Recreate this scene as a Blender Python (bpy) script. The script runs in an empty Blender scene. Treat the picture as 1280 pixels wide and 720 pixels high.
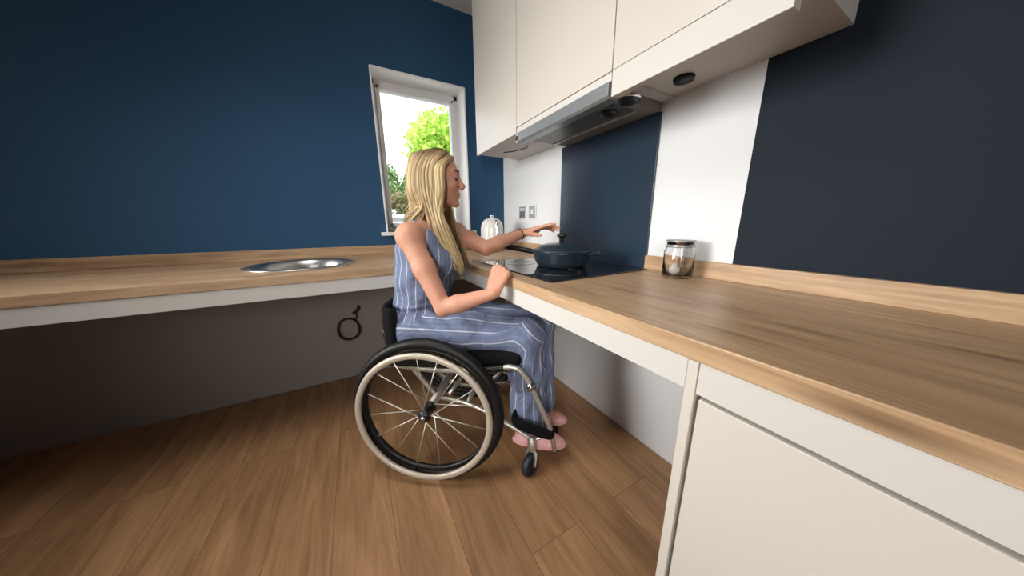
import bpy, bmesh, math, random
import numpy as np
from mathutils import Vector, Matrix
random.seed(7)
S = bpy.context.scene
COL = S.collection

# ------------------------------------------------------------------ camera
F_PX = 342.17; YAW, PITCH, ROLL = 0.511, 0.2307, -0.0072
cam = bpy.data.cameras.new('camera'); cam.sensor_width = 36; cam.lens = F_PX/1280*36; cam.clip_start = .02
camo = bpy.data.objects.new('camera', cam); COL.objects.link(camo); S.camera = camo
fw = Vector((math.sin(YAW)*math.cos(PITCH), math.cos(YAW)*math.cos(PITCH), -math.sin(PITCH)))
rt = Vector((math.cos(YAW), -math.sin(YAW), 0)); up = rt.cross(fw)
r2 = math.cos(ROLL)*rt+math.sin(ROLL)*up; u2 = -math.sin(ROLL)*rt+math.cos(ROLL)*up
M = Matrix((r2, u2, -fw)).transposed().to_4x4(); M.translation = Vector((0, 0, 1.05))
camo.matrix_world = M

# ------------------------------------------------------------------ world, sun, lights, exposure
S.view_settings.view_transform = 'Standard'; S.view_settings.look = 'None'
S.view_settings.gamma = 1; S.view_settings.use_curve_mapping = False
S.view_settings.exposure = -0.02
W = bpy.data.worlds.new('world'); S.world = W; W.use_nodes = True
bg = W.node_tree.nodes['Background']; bg.inputs[0].default_value = (.86, .93, 1, 1); bg.inputs[1].default_value = 2.0

def light(name, kind, loc, energy, color=(1, 1, 1), target=None, **kw):
    l = bpy.data.lights.new(name, kind); l.energy = energy; l.color = color
    for k, v in kw.items(): setattr(l, k, v)
    o = bpy.data.objects.new(name, l); COL.objects.link(o); o.location = loc
    if target is not None:
        o.rotation_euler = (Vector(target)-Vector(loc)).to_track_quat('-Z', 'Y').to_euler()
    return o
light('sun', 'SUN', (0, 6, 8), 9.0, (1, .95, .85), target=(2.0, 9.5, 0), angle=math.radians(.5))
# added fill beam from behind the camera, kept narrow so the sides stay dimmer
light('rear_fill', 'AREA', (-1.5, -2.27, 1.4), 16, (1, .97, .93), target=(.75, .9, .55), shape='RECTANGLE', size=.8, size_y=1.5, spread=math.radians(58))
# daylight from the garden door on the left, behind her back
light('garden_door_daylight', 'AREA', (-2.67, 1.2, 1.25), 31, (1, .985, .96), target=(.8, .8, .7), shape='RECTANGLE', size=1.1, size_y=1.8, spread=math.radians(66))
# added fill standing in for ceiling bounce over the middle of the room
light('ceiling_bounce_fill', 'AREA', (-.35, .8, 2.42), 13, (1, .98, .95), target=(.2, 1.0, 0), shape='SQUARE', size=.7, spread=math.radians(120))

# ------------------------------------------------------------------ helpers
def tag(o, label=None, cat=None, group=None, kind=None):
    for k, v in (('label', label), ('category', cat), ('group', group), ('kind', kind)):
        if v: o[k] = v
    return o
def empty(name, loc=(0, 0, 0), rz=0):
    o = bpy.data.objects.new(name, None); COL.objects.link(o); o.location = loc; o.rotation_euler = (0, 0, rz)
    o.empty_display_size = .05
    return o
def obj(name, bm, mat, parent=None, smooth=False, bevel=0, loc=None, rot=None, seg=2, keep=False):
    me = bpy.data.meshes.new(name)
    if isinstance(bm, bmesh.types.BMesh):
        bm.normal_update(); bm.to_mesh(me); bm.free()
    else:
        me.from_pydata(*bm)
    me.materials.append(mat)
    if smooth:
        me.polygons.foreach_set('use_smooth', [True]*len(me.polygons))
    o = bpy.data.objects.new(name, me); COL.objects.link(o)
    if parent: o.parent = parent
    if loc is not None: o.location = loc
    if rot is not None: o.rotation_euler = rot
    if bevel:
        b = o.modifiers.new('bevel', 'BEVEL'); b.width = bevel; b.segments = seg; b.limit_method = 'ANGLE'; b.angle_limit = math.radians(40)
        if smooth is False:
            me.polygons.foreach_set('use_smooth', [True]*len(me.polygons)); b.harden_normals = True
    return o
def struct(name, bm, mat, **kw):
    o = obj(name, bm, mat, **kw); o['kind'] = 'structure'; return o
def copy_tree(o, parent=None):
    c = o.copy(); COL.objects.link(c)
    if parent: c.parent = parent
    for ch in list(o.children): copy_tree(ch, c)
    return c
def NB(): return bmesh.new()
def box(bm, x0, x1, y0, y1, z0, z1, m=None):
    vs = [bm.verts.new((x, y, z)) for z in (z0, z1) for y in (y0, y1) for x in (x0, x1)]
    if m:
        for v in vs: v.co = m @ v.co
    for f in ((0, 2, 3, 1), (4, 5, 7, 6), (0, 1, 5, 4), (2, 6, 7, 3), (0, 4, 6, 2), (1, 3, 7, 5)):
        bm.faces.new([vs[i] for i in f])
    return bm
def B(*a): return box(NB(), *a)
def prism(bm, poly, axis, a, b):
    def mk(p, t):
        return {'x': (t, p[0], p[1]), 'y': (p[0], t, p[1]), 'z': (p[0], p[1], t)}[axis]
    A = [bm.verts.new(mk(p, a)) for p in poly]; C_ = [bm.verts.new(mk(p, b)) for p in poly]
    n = len(poly)
    bm.faces.new(A[::-1]); bm.faces.new(C_)
    for i in range(n): bm.faces.new((A[i], A[(i+1) % n], C_[(i+1) % n], C_[i]))
    bmesh.ops.recalc_face_normals(bm, faces=bm.faces[:])
    return bm
def smooth_path(pts, n=6, closed=False):
    P = [Vector(p) for p in pts]; out = []
    N = len(P); rng = range(N if closed else N-1)
    for i in rng:
        p0 = P[(i-1) % N] if closed or i > 0 else P[0]*2-P[1]
        p1 = P[i]; p2 = P[(i+1) % N]
        p3 = P[(i+2) % N] if closed or i+2 < N else p2*2-p1
        for k in range(n):
            t = k/n
            out.append(.5*((2*p1)+(-p0+p2)*t+(2*p0-5*p1+4*p2-p3)*t*t+(-p0+3*p1-3*p2+p3)*t**3))
    if not closed: out.append(P[-1])
    return out
def tube(bm, pts, r, n=10, closed=False, flat=1.0, upv=None, cap=True):
    P = [Vector(p) for p in pts]; N = len(P)
    R = r if hasattr(r, '__len__') else [r]*N
    if len(R) != N:
        R = [R[min(int(i/(N-1)*(len(R)-1)), len(R)-2)]*(1-(i/(N-1)*(len(R)-1) - min(int(i/(N-1)*(len(R)-1)), len(R)-2))) + R[min(int(i/(N-1)*(len(R)-1)), len(R)-2)+1]*((i/(N-1)*(len(R)-1) - min(int(i/(N-1)*(len(R)-1)), len(R)-2))) for i in range(N)]
    rings = []; nrm = None
    for i in range(N):
        if closed: t = P[(i+1) % N]-P[i-1]
        else: t = P[min(i+1, N-1)]-P[max(i-1, 0)]
        t = t.normalized() if t.length > 1e-9 else Vector((0, 0, 1))
        if upv is not None: nrm = Vector(upv)
        elif nrm is None:
            nrm = Vector((0, 0, 1)) if abs(t.z) < .9 else Vector((1, 0, 0))
        nrm = (nrm-t*nrm.dot(t)).normalized(); b = t.cross(nrm)
        rings.append([bm.verts.new(P[i]+R[i]*(math.cos(2*math.pi*k/n)*nrm*flat+math.sin(2*math.pi*k/n)*b)) for k in range(n)])
    for i in range(N if closed else N-1):
        A, C_ = rings[i], rings[(i+1) % N]
        for k in range(n): bm.faces.new((A[k], A[(k+1) % n], C_[(k+1) % n], C_[k]))
    if not closed and cap:
        bm.faces.new(rings[0][::-1]); bm.faces.new(rings[-1])
    return bm
def lathe(bm, prof, c=(0, 0, 0), n=40, axis='z', sx=1, sy=1):
    c = Vector(c); rings = []
    def P(r, h, a):
        x, y = r*math.cos(a)*sx, r*math.sin(a)*sy
        return c+{'z': Vector((x, y, h)), 'y': Vector((x, h, y)), 'x': Vector((h, x, y))}[axis]
    for r, h in prof:
        if r < 1e-6: rings.append([bm.verts.new(P(0, h, 0))])
        else: rings.append([bm.verts.new(P(r, h, 2*math.pi*k/n)) for k in range(n)])
    for A, C_ in zip(rings, rings[1:]):
        for k in range(n):
            a0, a1, b0, b1 = A[k % len(A)], A[(k+1) % len(A)], C_[k % len(C_)], C_[(k+1) % len(C_)]
            fs = []
            for v in (a0, a1, b1, b0):
                if v not in fs: fs.append(v)
            if len(fs) > 2: bm.faces.new(fs)
    bmesh.ops.recalc_face_normals(bm, faces=bm.faces[:])
    return bm
def torus(bm, R, ra, rb, c=(0, 0, 0), n=72, m=12):
    """ring in the xz plane, axle along y: ra radial half size, rb axial half size"""
    rings = []
    for i in range(n):
        a = 2*math.pi*i/n
        rings.append([bm.verts.new((c[0]+(R+ra*math.cos(t))*math.cos(a), c[1]+rb*math.sin(t), c[2]+(R+ra*math.cos(t))*math.sin(a))) for t in [2*math.pi*k/m for k in range(m)]])
    for i in range(n):
        A, C_ = rings[i], rings[(i+1) % n]
        for k in range(m): bm.faces.new((A[k], C_[k], C_[(k+1) % m], A[(k+1) % m]))
    return bm

# ------------------------------------------------------------------ materials
def mat(name, color, rough=.5, metal=0, spec=.5, noise=None, bump=None, coat=0, sss=0, emit=None, alpha=None, trans=0, sheen=0):
    m = bpy.data.materials.new(name); m.use_nodes = True
    nt = m.node_tree; b = nt.nodes['Principled BSDF']
    c = tuple(color)+(1,)
    b.inputs['Base Color'].default_value = c; b.inputs['Roughness'].default_value = rough
    b.inputs['Metallic'].default_value = metal; b.inputs['Specular IOR Level'].default_value = spec
    b.inputs['Coat Weight'].default_value = coat; b.inputs['Coat Roughness'].default_value = .08
    if sss: b.inputs['Subsurface Weight'].default_value = sss; b.inputs['Subsurface Radius'].default_value = (1, .35, .2); b.inputs['Subsurface Scale'].default_value = .01
    if trans: b.inputs['Transmission Weight'].default_value = trans; b.inputs['IOR'].default_value = 1.45
    if sheen: b.inputs['Sheen Weight'].default_value = sheen
    tc = nt.nodes.new('ShaderNodeTexCoord')
    if noise:
        sc, amt = noise
        n = nt.nodes.new('ShaderNodeTexNoise'); n.inputs['Scale'].default_value = sc; n.inputs['Detail'].default_value = 4
        nt.links.new(tc.outputs['Object'], n.inputs['Vector'])
        r = nt.nodes.new('ShaderNodeMix'); r.data_type = 'RGBA'
        r.inputs[6].default_value = tuple(max(0, x*(1-amt)) for x in color)+(1,); r.inputs[7].default_value = tuple(x*(1+amt) for x in color)+(1,)
        nt.links.new(n.outputs['Fac'], r.inputs[0]); nt.links.new(r.outputs[2], b.inputs['Base Color'])
    if bump:
        sc, st = bump
        n = nt.nodes.new('ShaderNodeTexNoise'); n.inputs['Scale'].default_value = sc; n.inputs['Detail'].default_value = 3
        nt.links.new(tc.outputs['Object'], n.inputs['Vector'])
        bp = nt.nodes.new('ShaderNodeBump'); bp.inputs['Strength'].default_value = st; bp.inputs['Distance'].default_value = .01
        nt.links.new(n.outputs['Fac'], bp.inputs['Height']); nt.links.new(bp.outputs['Normal'], b.inputs['Normal'])
    return m
def thin_glass(name):
    m = bpy.data.materials.new(name); m.use_nodes = True; nt = m.node_tree; nt.nodes.remove(nt.nodes['Principled BSDF'])
    N = nt.nodes.new; L = nt.links.new
    t = N('ShaderNodeBsdfTransparent'); g_ = N('ShaderNodeBsdfGlossy'); g_.inputs['Roughness'].default_value = .01
    f = N('ShaderNodeFresnel'); f.inputs[0].default_value = 1.3; x = N('ShaderNodeMixShader')
    L(f.outputs[0], x.inputs[0]); L(t.outputs[0], x.inputs[1]); L(g_.outputs[0], x.inputs[2]); L(x.outputs[0], nt.nodes['Material Output'].inputs[0])
    return m
def srgb(r, g, b):
    return tuple(((x/255)/12.92 if x/255 <= .04045 else ((x/255+.055)/1.055)**2.4) for x in (r, g, b))

navy = mat('navy_paint', srgb(42, 80, 114), .75, spec=.3, noise=(3, .05), bump=(140, .06))
white = mat('white_paint', srgb(220, 221, 222), .7, spec=.3, noise=(2, .02), bump=(120, .04))
taupe = mat('under_counter_shade', srgb(150, 142, 136), .8, spec=.2, noise=(2, .04), bump=(120, .05))  # white wall toned taupe, the shade under the worktop painted in
gloss = mat('cabinet_lacquer', srgb(203, 197, 187), .3, spec=.5, coat=.15)
carc = mat('cabinet_carcass', srgb(200, 196, 190), .5)
upvc = mat('white_upvc', srgb(240, 240, 240), .35)
steel = mat('brushed_steel', srgb(150, 155, 155), .32, metal=1, bump=(60, .03))
chrome = mat('chrome', srgb(215, 215, 215), .12, metal=1)
alu = mat('satin_aluminium', srgb(205, 200, 190), .38, metal=.75)
pushm = mat('push_rim_anodised', srgb(186, 176, 160), .42, metal=.35, spec=.5)
blackm = mat('black_plastic', srgb(13, 13, 14), .42)
rubber = mat('black_rubber', srgb(12, 12, 13), .5, spec=.35, bump=(90, .08))
fabric = mat('black_fabric', srgb(14, 14, 16), .9, spec=.2, bump=(300, .3))
glassb = mat('hob_black_glass', (.006, .006, .008), .04, spec=.6, coat=.4)
splash = mat('navy_glass', srgb(38, 52, 66), .24, spec=.45, coat=.25)
panm = mat('teal_enamel', srgb(32, 46, 54), .35, spec=.5, coat=.3, noise=(8, .1))
pinkm = mat('pink_foam', srgb(226, 170, 170), .6, noise=(30, .06))
kettlem = mat('white_enamel', srgb(214, 212, 204), .25, coat=.5)
skin = mat('skin', srgb(194, 142, 118), .5, spec=.35, noise=(14, .05), sss=.15)
lipm = mat('lip', srgb(160, 82, 76), .4)
browm = mat('brow_hair', srgb(92, 68, 48), .7)
toothm = mat('tooth', srgb(238, 232, 222), .3)
glassc = mat('clear_glass', (1, 1, 1), .02, trans=1, spec=.5)
eggm = mat('garlic_skin', srgb(238, 234, 228), .5, noise=(40, .05))
sinkm = mat('sink_steel', srgb(190, 190, 188), .3, metal=1)
cordm = mat('cable_black', srgb(25, 23, 24), .5)

def wood(name, c1, c2, c3, axis='y', scale=1.0, rough=.45, planks=None, knots=True):
    m = bpy.data.materials.new(name); m.use_nodes = True; nt = m.node_tree; b = nt.nodes['Principled BSDF']
    N = nt.nodes.new; L = nt.links.new
    tc = N('ShaderNodeTexCoord'); mp = N('ShaderNodeMapping')
    if axis == 'y': mp.inputs['Rotation'].default_value = (0, 0, math.radians(90))
    L(tc.outputs['Object'], mp.inputs[0])
    vec = mp.outputs[0]; fac = None
    if planks:
        bw, bh = planks
        br = N('ShaderNodeTexBrick'); br.inputs['Scale'].default_value = 1; br.inputs['Brick Width'].default_value = bw; br.inputs['Row Height'].default_value = bh
        br.inputs['Mortar Size'].default_value = .0012; br.inputs['Mortar Smooth'].default_value = .3; br.inputs['Bias'].default_value = 0
        br.inputs['Color1'].default_value = (0, 0, 0, 1); br.inputs['Color2'].default_value = (1, 1, 1, 1); br.inputs['Mortar'].default_value = (.5, .5, .5, 1)
        br.offset = .37; L(vec, br.inputs['Vector'])
        va = N('ShaderNodeVectorMath'); va.operation = 'MULTIPLY_ADD'
        va.inputs[1].default_value = (7.3, 3.1, 5.7)
        L(br.outputs['Color'], va.inputs[0]); L(vec, va.inputs[2]); vec2 = va.outputs[0]
    else: vec2 = vec
    st = N('ShaderNodeMapping'); st.inputs['Scale'].default_value = (1.3*scale, 11*scale, 11*scale); L(vec2, st.inputs[0])
    n1 = N('ShaderNodeTexNoise'); n1.inputs['Scale'].default_value = 1.6; n1.inputs['Detail'].default_value = 6; n1.inputs['Distortion'].default_value = 1.2; n1.inputs['Roughness'].default_value = .62; L(st.outputs[0], n1.inputs['Vector'])
    st2 = N('ShaderNodeMapping'); st2.inputs['Scale'].default_value = (4*scale, 90*scale, 90*scale); L(vec2, st2.inputs[0])
    n2 = N('ShaderNodeTexNoise'); n2.inputs['Scale'].default_value = 1.5; n2.inputs['Detail'].default_value = 3; L(st2.outputs[0], n2.inputs['Vector'])
    cr = N('ShaderNodeValToRGB'); cr.color_ramp.elements[0].position = .3; cr.color_ramp.elements[0].color = c1+(1,)
    cr.color_ramp.elements[1].position = .72; cr.color_ramp.elements[1].color = c3+(1,)
    e = cr.color_ramp.elements.new(.5); e.color = c2+(1,)
    L(n1.outputs['Fac'], cr.inputs[0])
    mx = N('ShaderNodeMix'); mx.data_type = 'RGBA'; mx.blend_type = 'OVERLAY'; mx.inputs[0].default_value = .35
    L(cr.outputs[0], mx.inputs[6]); L(n2.outputs['Color'], mx.inputs[7]); out = mx.outputs[2]
    # desaturate the noise colour
    bw_ = N('ShaderNodeRGBToBW'); L(n2.outputs['Color'], bw_.inputs[0]); L(bw_.outputs[0], mx.inputs[7])
    if knots:
        ks = N('ShaderNodeMapping'); ks.inputs['Scale'].default_value = (2.2, 12, 12); L(vec2, ks.inputs[0])
        vo = N('ShaderNodeTexVoronoi'); vo.inputs['Scale'].default_value = 1.0; vo.inputs['Randomness'].default_value = 1; L(ks.outputs[0], vo.inputs['Vector'])
        kr = N('ShaderNodeValToRGB'); kr.color_ramp.elements[0].position = .05; kr.color_ramp.elements[0].color = (.25, .2, .16, 1); kr.color_ramp.elements[1].position = .22; kr.color_ramp.elements[1].color = (1, 1, 1, 1)
        L(vo.outputs['Distance'], kr.inputs[0])
        m2 = N('ShaderNodeMix'); m2.data_type = 'RGBA'; m2.blend_type = 'MULTIPLY'; m2.inputs[0].default_value = .38 if planks else .75
        L(out, m2.inputs[6]); L(kr.outputs[0], m2.inputs[7]); out = m2.outputs[2]
    if planks:
        hs = N('ShaderNodeHueSaturation'); mr = N('ShaderNodeMapRange'); mr.inputs[3].default_value = .84; mr.inputs[4].default_value = 1.12
        bb = N('ShaderNodeRGBToBW'); L(br.outputs['Color'], bb.inputs[0]); L(bb.outputs[0], mr.inputs[0]); L(mr.outputs[0], hs.inputs['Value']); L(out, hs.inputs['Color'])
        m3 = N('ShaderNodeMix'); m3.data_type = 'RGBA'; L(br.outputs['Fac'], m3.inputs[0]); L(hs.outputs[0], m3.inputs[6]); m3.inputs[7].default_value = tuple(x*.62 for x in c1)+(1,)
        out = m3.outputs[2]
    L(out, b.inputs['Base Color']); b.inputs['Roughness'].default_value = rough
    bp = N('ShaderNodeBump'); bp.inputs['Strength'].default_value = .12; bp.inputs['Distance'].default_value = .002; L(n2.outputs['Fac'], bp.inputs['Height']); L(bp.outputs[0], b.inputs['Normal'])
    return m
floor_wood = wood('floor_oak', srgb(134, 98, 67), srgb(158, 119, 83), srgb(178, 138, 99), 'y', .8, .42, planks=(1.5, .19), knots=True)
top_wood = wood('worktop_oak_y', srgb(150, 118, 86), srgb(180, 148, 114), srgb(200, 170, 136), 'y', .9, .38)
top_wood_x = wood('worktop_oak_x', srgb(150, 118, 86), srgb(180, 148, 114), srgb(200, 170, 136), 'x', .9, .4)

def jumpsuit_mat():
    m = bpy.data.materials.new('denim_stripe'); m.use_nodes = True; nt = m.node_tree; b = nt.nodes['Principled BSDF']
    N = nt.nodes.new; L = nt.links.new
    at = N('ShaderNodeAttribute'); at.attribute_name = 'stripe'
    fr = N('ShaderNodeMath'); fr.operation = 'FRACT'; L(at.outputs['Fac'], fr.inputs[0])
    pp = N('ShaderNodeMath'); pp.operation = 'PINGPONG'; pp.inputs[1].default_value = .5; L(at.outputs['Fac'], pp.inputs[0])
    cr = N('ShaderNodeValToRGB'); cr.color_ramp.interpolation = 'LINEAR'
    E_ = cr.color_ramp.elements
    E_[0].position = .0; E_[0].color = srgb(178, 182, 198)+(1,); E_[1].position = .035; E_[1].color = srgb(176, 180, 196)+(1,)
    for p, c in ((.07, srgb(98, 109, 136)), (.26, srgb(106, 116, 142)), (.285, srgb(122, 130, 153)), (.31, srgb(100, 111, 138)), (.5, srgb(96, 107, 136))):
        e = E_.new(p); e.color = c+(1,)
    L(pp.outputs[0], cr.inputs[0])
    tc = N('ShaderNodeTexCoord'); n = N('ShaderNodeTexNoise'); n.inputs['Scale'].default_value = 45; n.inputs['Detail'].default_value = 5; L(tc.outputs['Object'], n.inputs['Vector'])
    mr = N('ShaderNodeMapRange'); mr.inputs[3].default_value = .8; mr.inputs[4].default_value = 1.2; L(n.outputs['Fac'], mr.inputs[0])
    hs = N('ShaderNodeHueSaturation'); L(mr.outputs[0], hs.inputs['Value']); L(cr.outputs[0], hs.inputs['Color'])
    L(hs.outputs[0], b.inputs['Base Color']); b.inputs['Roughness'].default_value = .85
    n2 = N('ShaderNodeTexNoise'); n2.inputs['Scale'].default_value = 16; n2.inputs['Detail'].default_value = 2; n2.inputs['Distortion'].default_value = 1.5; L(tc.outputs['Object'], n2.inputs['Vector'])
    bp = N('ShaderNodeBump'); bp.inputs['Strength'].default_value = .85; bp.inputs['Distance'].default_value = .012; L(n2.outputs['Fac'], bp.inputs['Height']); L(bp.outputs[0], b.inputs['Normal'])
    return m
denim = jumpsuit_mat()
def hair_mat():
    m = bpy.data.materials.new('blonde_hair'); m.use_nodes = True; nt = m.node_tree; b = nt.nodes['Principled BSDF']
    N = nt.nodes.new; L = nt.links.new
    at = N('ShaderNodeAttribute'); at.attribute_name = 'tone'
    cr = N('ShaderNodeValToRGB'); E_ = cr.color_ramp.elements
    E_[0].position = 0; E_[0].color = srgb(86, 68, 48)+(1,); E_[1].position = 1; E_[1].color = srgb(206, 184, 142)+(1,)
    e = E_.new(.35); e.color = srgb(140, 116, 82)+(1,); e = E_.new(.65); e.color = srgb(178, 154, 112)+(1,)
    L(at.outputs['Fac'], cr.inputs[0]); L(cr.outputs[0], b.inputs['Base Color'])
    b.inputs['Roughness'].default_value = .42; b.inputs['Specular IOR Level'].default_value = .4
    return m
hairm = hair_mat()
def leaf_mat(name, c1, c2):
    m = bpy.data.materials.new(name); m.use_nodes = True; nt = m.node_tree; b = nt.nodes['Principled BSDF']
    N = nt.nodes.new; L = nt.links.new
    g = N('ShaderNodeNewGeometry'); mx = N('ShaderNodeMix'); mx.data_type = 'RGBA'
    L(g.outputs['Random Per Island'], mx.inputs[0]); mx.inputs[6].default_value = c1+(1,); mx.inputs[7].default_value = c2+(1,)
    L(mx.outputs[2], b.inputs['Base Color']); b.inputs['Roughness'].default_value = .6
    tr = N('ShaderNodeBsdfTranslucent'); L(mx.outputs[2], tr.inputs[0]); ms = N('ShaderNodeMixShader'); ms.inputs[0].default_value = .45
    L(b.outputs[0], ms.inputs[1]); L(tr.outputs[0], ms.inputs[2]); L(ms.outputs[0], nt.nodes['Material Output'].inputs[0])
    return m
leaf1 = leaf_mat('leaf_bright', srgb(150, 190, 70), srgb(215, 235, 130))
leaf2 = leaf_mat('leaf_dark', srgb(90, 125, 75), srgb(150, 175, 115))
leaf3 = leaf_mat('leaf_dry', srgb(110, 100, 75), srgb(160, 155, 115))
bark = mat('bark', srgb(90, 70, 52), .9, bump=(20, .5))
paving = mat('pale_paving', srgb(196, 190, 180), .8, noise=(3, .06))
gravel = mat('garden_soil', srgb(120, 112, 100), .9, noise=(6, .2))

# ------------------------------------------------------------------ room
XW, YW, ZW, ZC = 1.108, 2.102, .853, 2.446      # hob wall, window wall, worktop height, ceiling
XF, YF = .488, 1.404                            # worktop front edges
WX0, WX1, WZ0, WZ1 = .195, .799, 1.0, 1.992
X0, Y0 = -2.7, -2.3
T = .28
struct('floor', B(X0-.2, XW+.2, Y0-.2, YW+.2, -.06, 0), floor_wood)
struct('ceiling', B(X0-.2, XW+.2, Y0-.2, YW+.2, ZC, ZC+.08), white)
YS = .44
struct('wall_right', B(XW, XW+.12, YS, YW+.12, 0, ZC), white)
struct('wall_right_near', B(XW, XW+.12, Y0, YS, 0, ZC), mat('dimmed_navy', srgb(13, 25, 38), .7, spec=.3, bump=(120, .05)))  # navy darkened in the colour itself to dim this side
bm = NB()
box(bm, X0, WX0, YW, YW+T, 0, ZC); box(bm, WX1, XW+.12, YW, YW+T, 0, ZC); box(bm, WX0, WX1, YW, YW+T, 0, WZ0); box(bm, WX0, WX1, YW, YW+T, WZ1, ZC)
struct('wall_back', bm, navy)
struct('wall_left', B(X0-.12, X0, Y0, YW+.2, 0, ZC), navy)
struct('wall_front', B(X0, XW+.12, Y0-.12, Y0, 0, ZC), navy)
# frames around the two daylight lamps; the rear one is an added fill
def door_frame(name, m):
    bm = NB()
    for a in ((-.68, -.61, 0, 2.25), (.61, .68, 0, 2.25)): box(bm, a[0], a[1], -.02, .02, a[2], a[3], m)
    box(bm, -.68, .68, -.02, .02, 2.22, 2.30, m); box(bm, -.61, .61, -.02, .02, 0, .12, m)
    struct(name, bm, upvc)
door_frame('door_1', Matrix.Translation((X0+.021, 1.2, 0)) @ Matrix.Rotation(math.radians(90), 4, 'Z'))
door_frame('rear_fill_frame', Matrix.Translation((-1.5, Y0+.021, 0)))  # added frame round the unseen rear fill lamp
# plastered lining below the worktops, under-counter shade put into its colour
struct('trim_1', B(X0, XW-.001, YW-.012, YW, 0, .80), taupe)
# window: white reveals, frame, sash, pane, sill board
w = empty('window_1', (0, 0, 0)); w['kind'] = 'structure'
bm = NB(); g = .004
box(bm, WX0-g, WX0+.006, YW-.006, YW+.16, WZ0, WZ1); box(bm, WX1-.006, WX1+g, YW-.006, YW+.16, WZ0, WZ1); box(bm, WX0, WX1, YW-.006, YW+.16, WZ1-.006, WZ1+g)
obj('window_reveal', bm, upvc, w)
bm = NB(); fy0, fy1 = YW+.155, YW+.215; t1 = .034
box(bm, WX0, WX0+t1, fy0, fy1, WZ0, WZ1); box(bm, WX1-t1, WX1, fy0, fy1, WZ0, WZ1)
box(bm, WX0, WX1, fy0, fy1, WZ1-t1, WZ1); box(bm, WX0, WX1, fy0, fy1, WZ0, WZ0+t1)
obj('window_frame', bm, upvc, w, bevel=.004)
bm = NB(); t2 = .026
box(bm, WX0+t1, WX0+t1+t2, fy0-.012, fy1-.01, WZ0+t1, WZ1-t1); box(bm, WX1-t1-t2, WX1-t1, fy0-.012, fy1-.01, WZ0+t1, WZ1-t1)
box(bm, WX0+t1, WX1-t1, fy0-.012, fy1-.01, WZ1-t1-t2, WZ1-t1); box(bm, WX0+t1, WX1-t1, fy0-.012, fy1-.01, WZ0+t1, WZ0+t1+t2)
obj('window_sash', bm, upvc, w, bevel=.005)
obj('pane', B(WX0+t1+t2-.004, WX1-t1-t2+.004, fy0+.01, fy0+.016, WZ0+t1+t2-.004, WZ1-t1-t2+.004), thin_glass('window_glass'), w)
obj('window_sill', B(WX0-.04, WX1+.045, YW-.035, YW+.17, WZ0-.024, WZ0), upvc, w, bevel=.006)

# ------------------------------------------------------------------ worktops
def top_obj(name, bm, m, label, cat='worktop'):
    return tag(obj(name, bm, m, bevel=.003), label, cat)
hob_top = empty('worktop', (XF, .8, ZW))
tag(hob_top, 'oak effect worktop along the hob wall with white fascia below', 'worktop')
def P_(o, name, bm, m, **kw):      # part given in world coordinates
    c = obj(name, bm, m, o, **kw); c.location = -Vector(o.location); return c
P_(hob_top, 'top_board', B(XF, XW-.001, -1.2, YW-.002, .815, ZW), top_wood, bevel=.003)
P_(hob_top, 'fascia', B(XF+.004, XF+.022, .2355, YF+.02, .755, .8148), carc, bevel=.0015)
P_(hob_top, 'upstand_board', B(XW-.02, XW-.001, 1.357, YW-.021, ZW, .912), top_wood, bevel=.002)
P_(hob_top, 'upstand_board', B(XW-.02, XW-.001, -1.2, .755, ZW, .912), top_wood, bevel=.002)
win_top = empty('worktop', (-.5, YF, ZW))
tag(win_top, 'oak effect worktop under the window holding the sink', 'worktop')
SX, SY, SR_ = -.25, 1.74, .206
bm = NB()
def loop_edges(pts):
    vs = [bm.verts.new((x, y, ZW)) for x, y in pts]; return [bm.edges.new((vs[i], vs[(i+1) % len(vs)])) for i in range(len(vs))]
ed = loop_edges([(X0+.001, YF), (XF-.0008, YF), (XF-.0008, YW-.014), (X0+.001, YW-.014)])+loop_edges([(SX+SR_*math.cos(2*math.pi*i/64), SY+SR_*math.sin(2*math.pi*i/64)) for i in range(64)])
fl = [g for g in bmesh.ops.triangle_fill(bm, use_beauty=True, edges=ed)['geom'] if isinstance(g, bmesh.types.BMFace)]
for f in fl: 
    if f.normal.z < 0: f.normal_flip()
ext = bmesh.ops.extrude_face_region(bm, geom=fl)
bmesh.ops.translate(bm, verts=[v for v in ext['geom'] if isinstance(v, bmesh.types.BMVert)], vec=(0, 0, -(ZW-.815)))
bmesh.ops.recalc_face_normals(bm, faces=bm.faces[:])
P_(win_top, 'top_board', bm, top_wood_x, bevel=.003)
P_(win_top, 'fascia', B(X0+.001, XF-.001, YF+.004, YF+.022, .755, .8148), carc, bevel=.0015)
P_(win_top, 'upstand_board', B(X0+.001, XW-.021, YW-.02, YW-.001, ZW+.0005, .912), top_wood_x, bevel=.002)

# sink set in the window worktop
s = empty('sink', (-.25, 1.74, ZW)); tag(s, 'round stainless sink bowl let into the worktop left of the woman', 'sink')
obj('sink_rim', lathe(NB(), [(.20, .0), (.232, .0), (.234, .004), (.22, .007), (.203, .004), (.20, 0)], n=48), sinkm, s, smooth=True)
obj('sink_bowl', lathe(NB(), [(.204, .002), (.199, -.003), (.190, -.03), (.172, -.13), (.14, -.15), (.04, -.156), (0, -.156)], n=48), sinkm, s, smooth=True)
obj('drain', lathe(NB(), [(0, -.150), (.036, -.150), (.04, -.156)], n=24), chrome, s, smooth=True)

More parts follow.
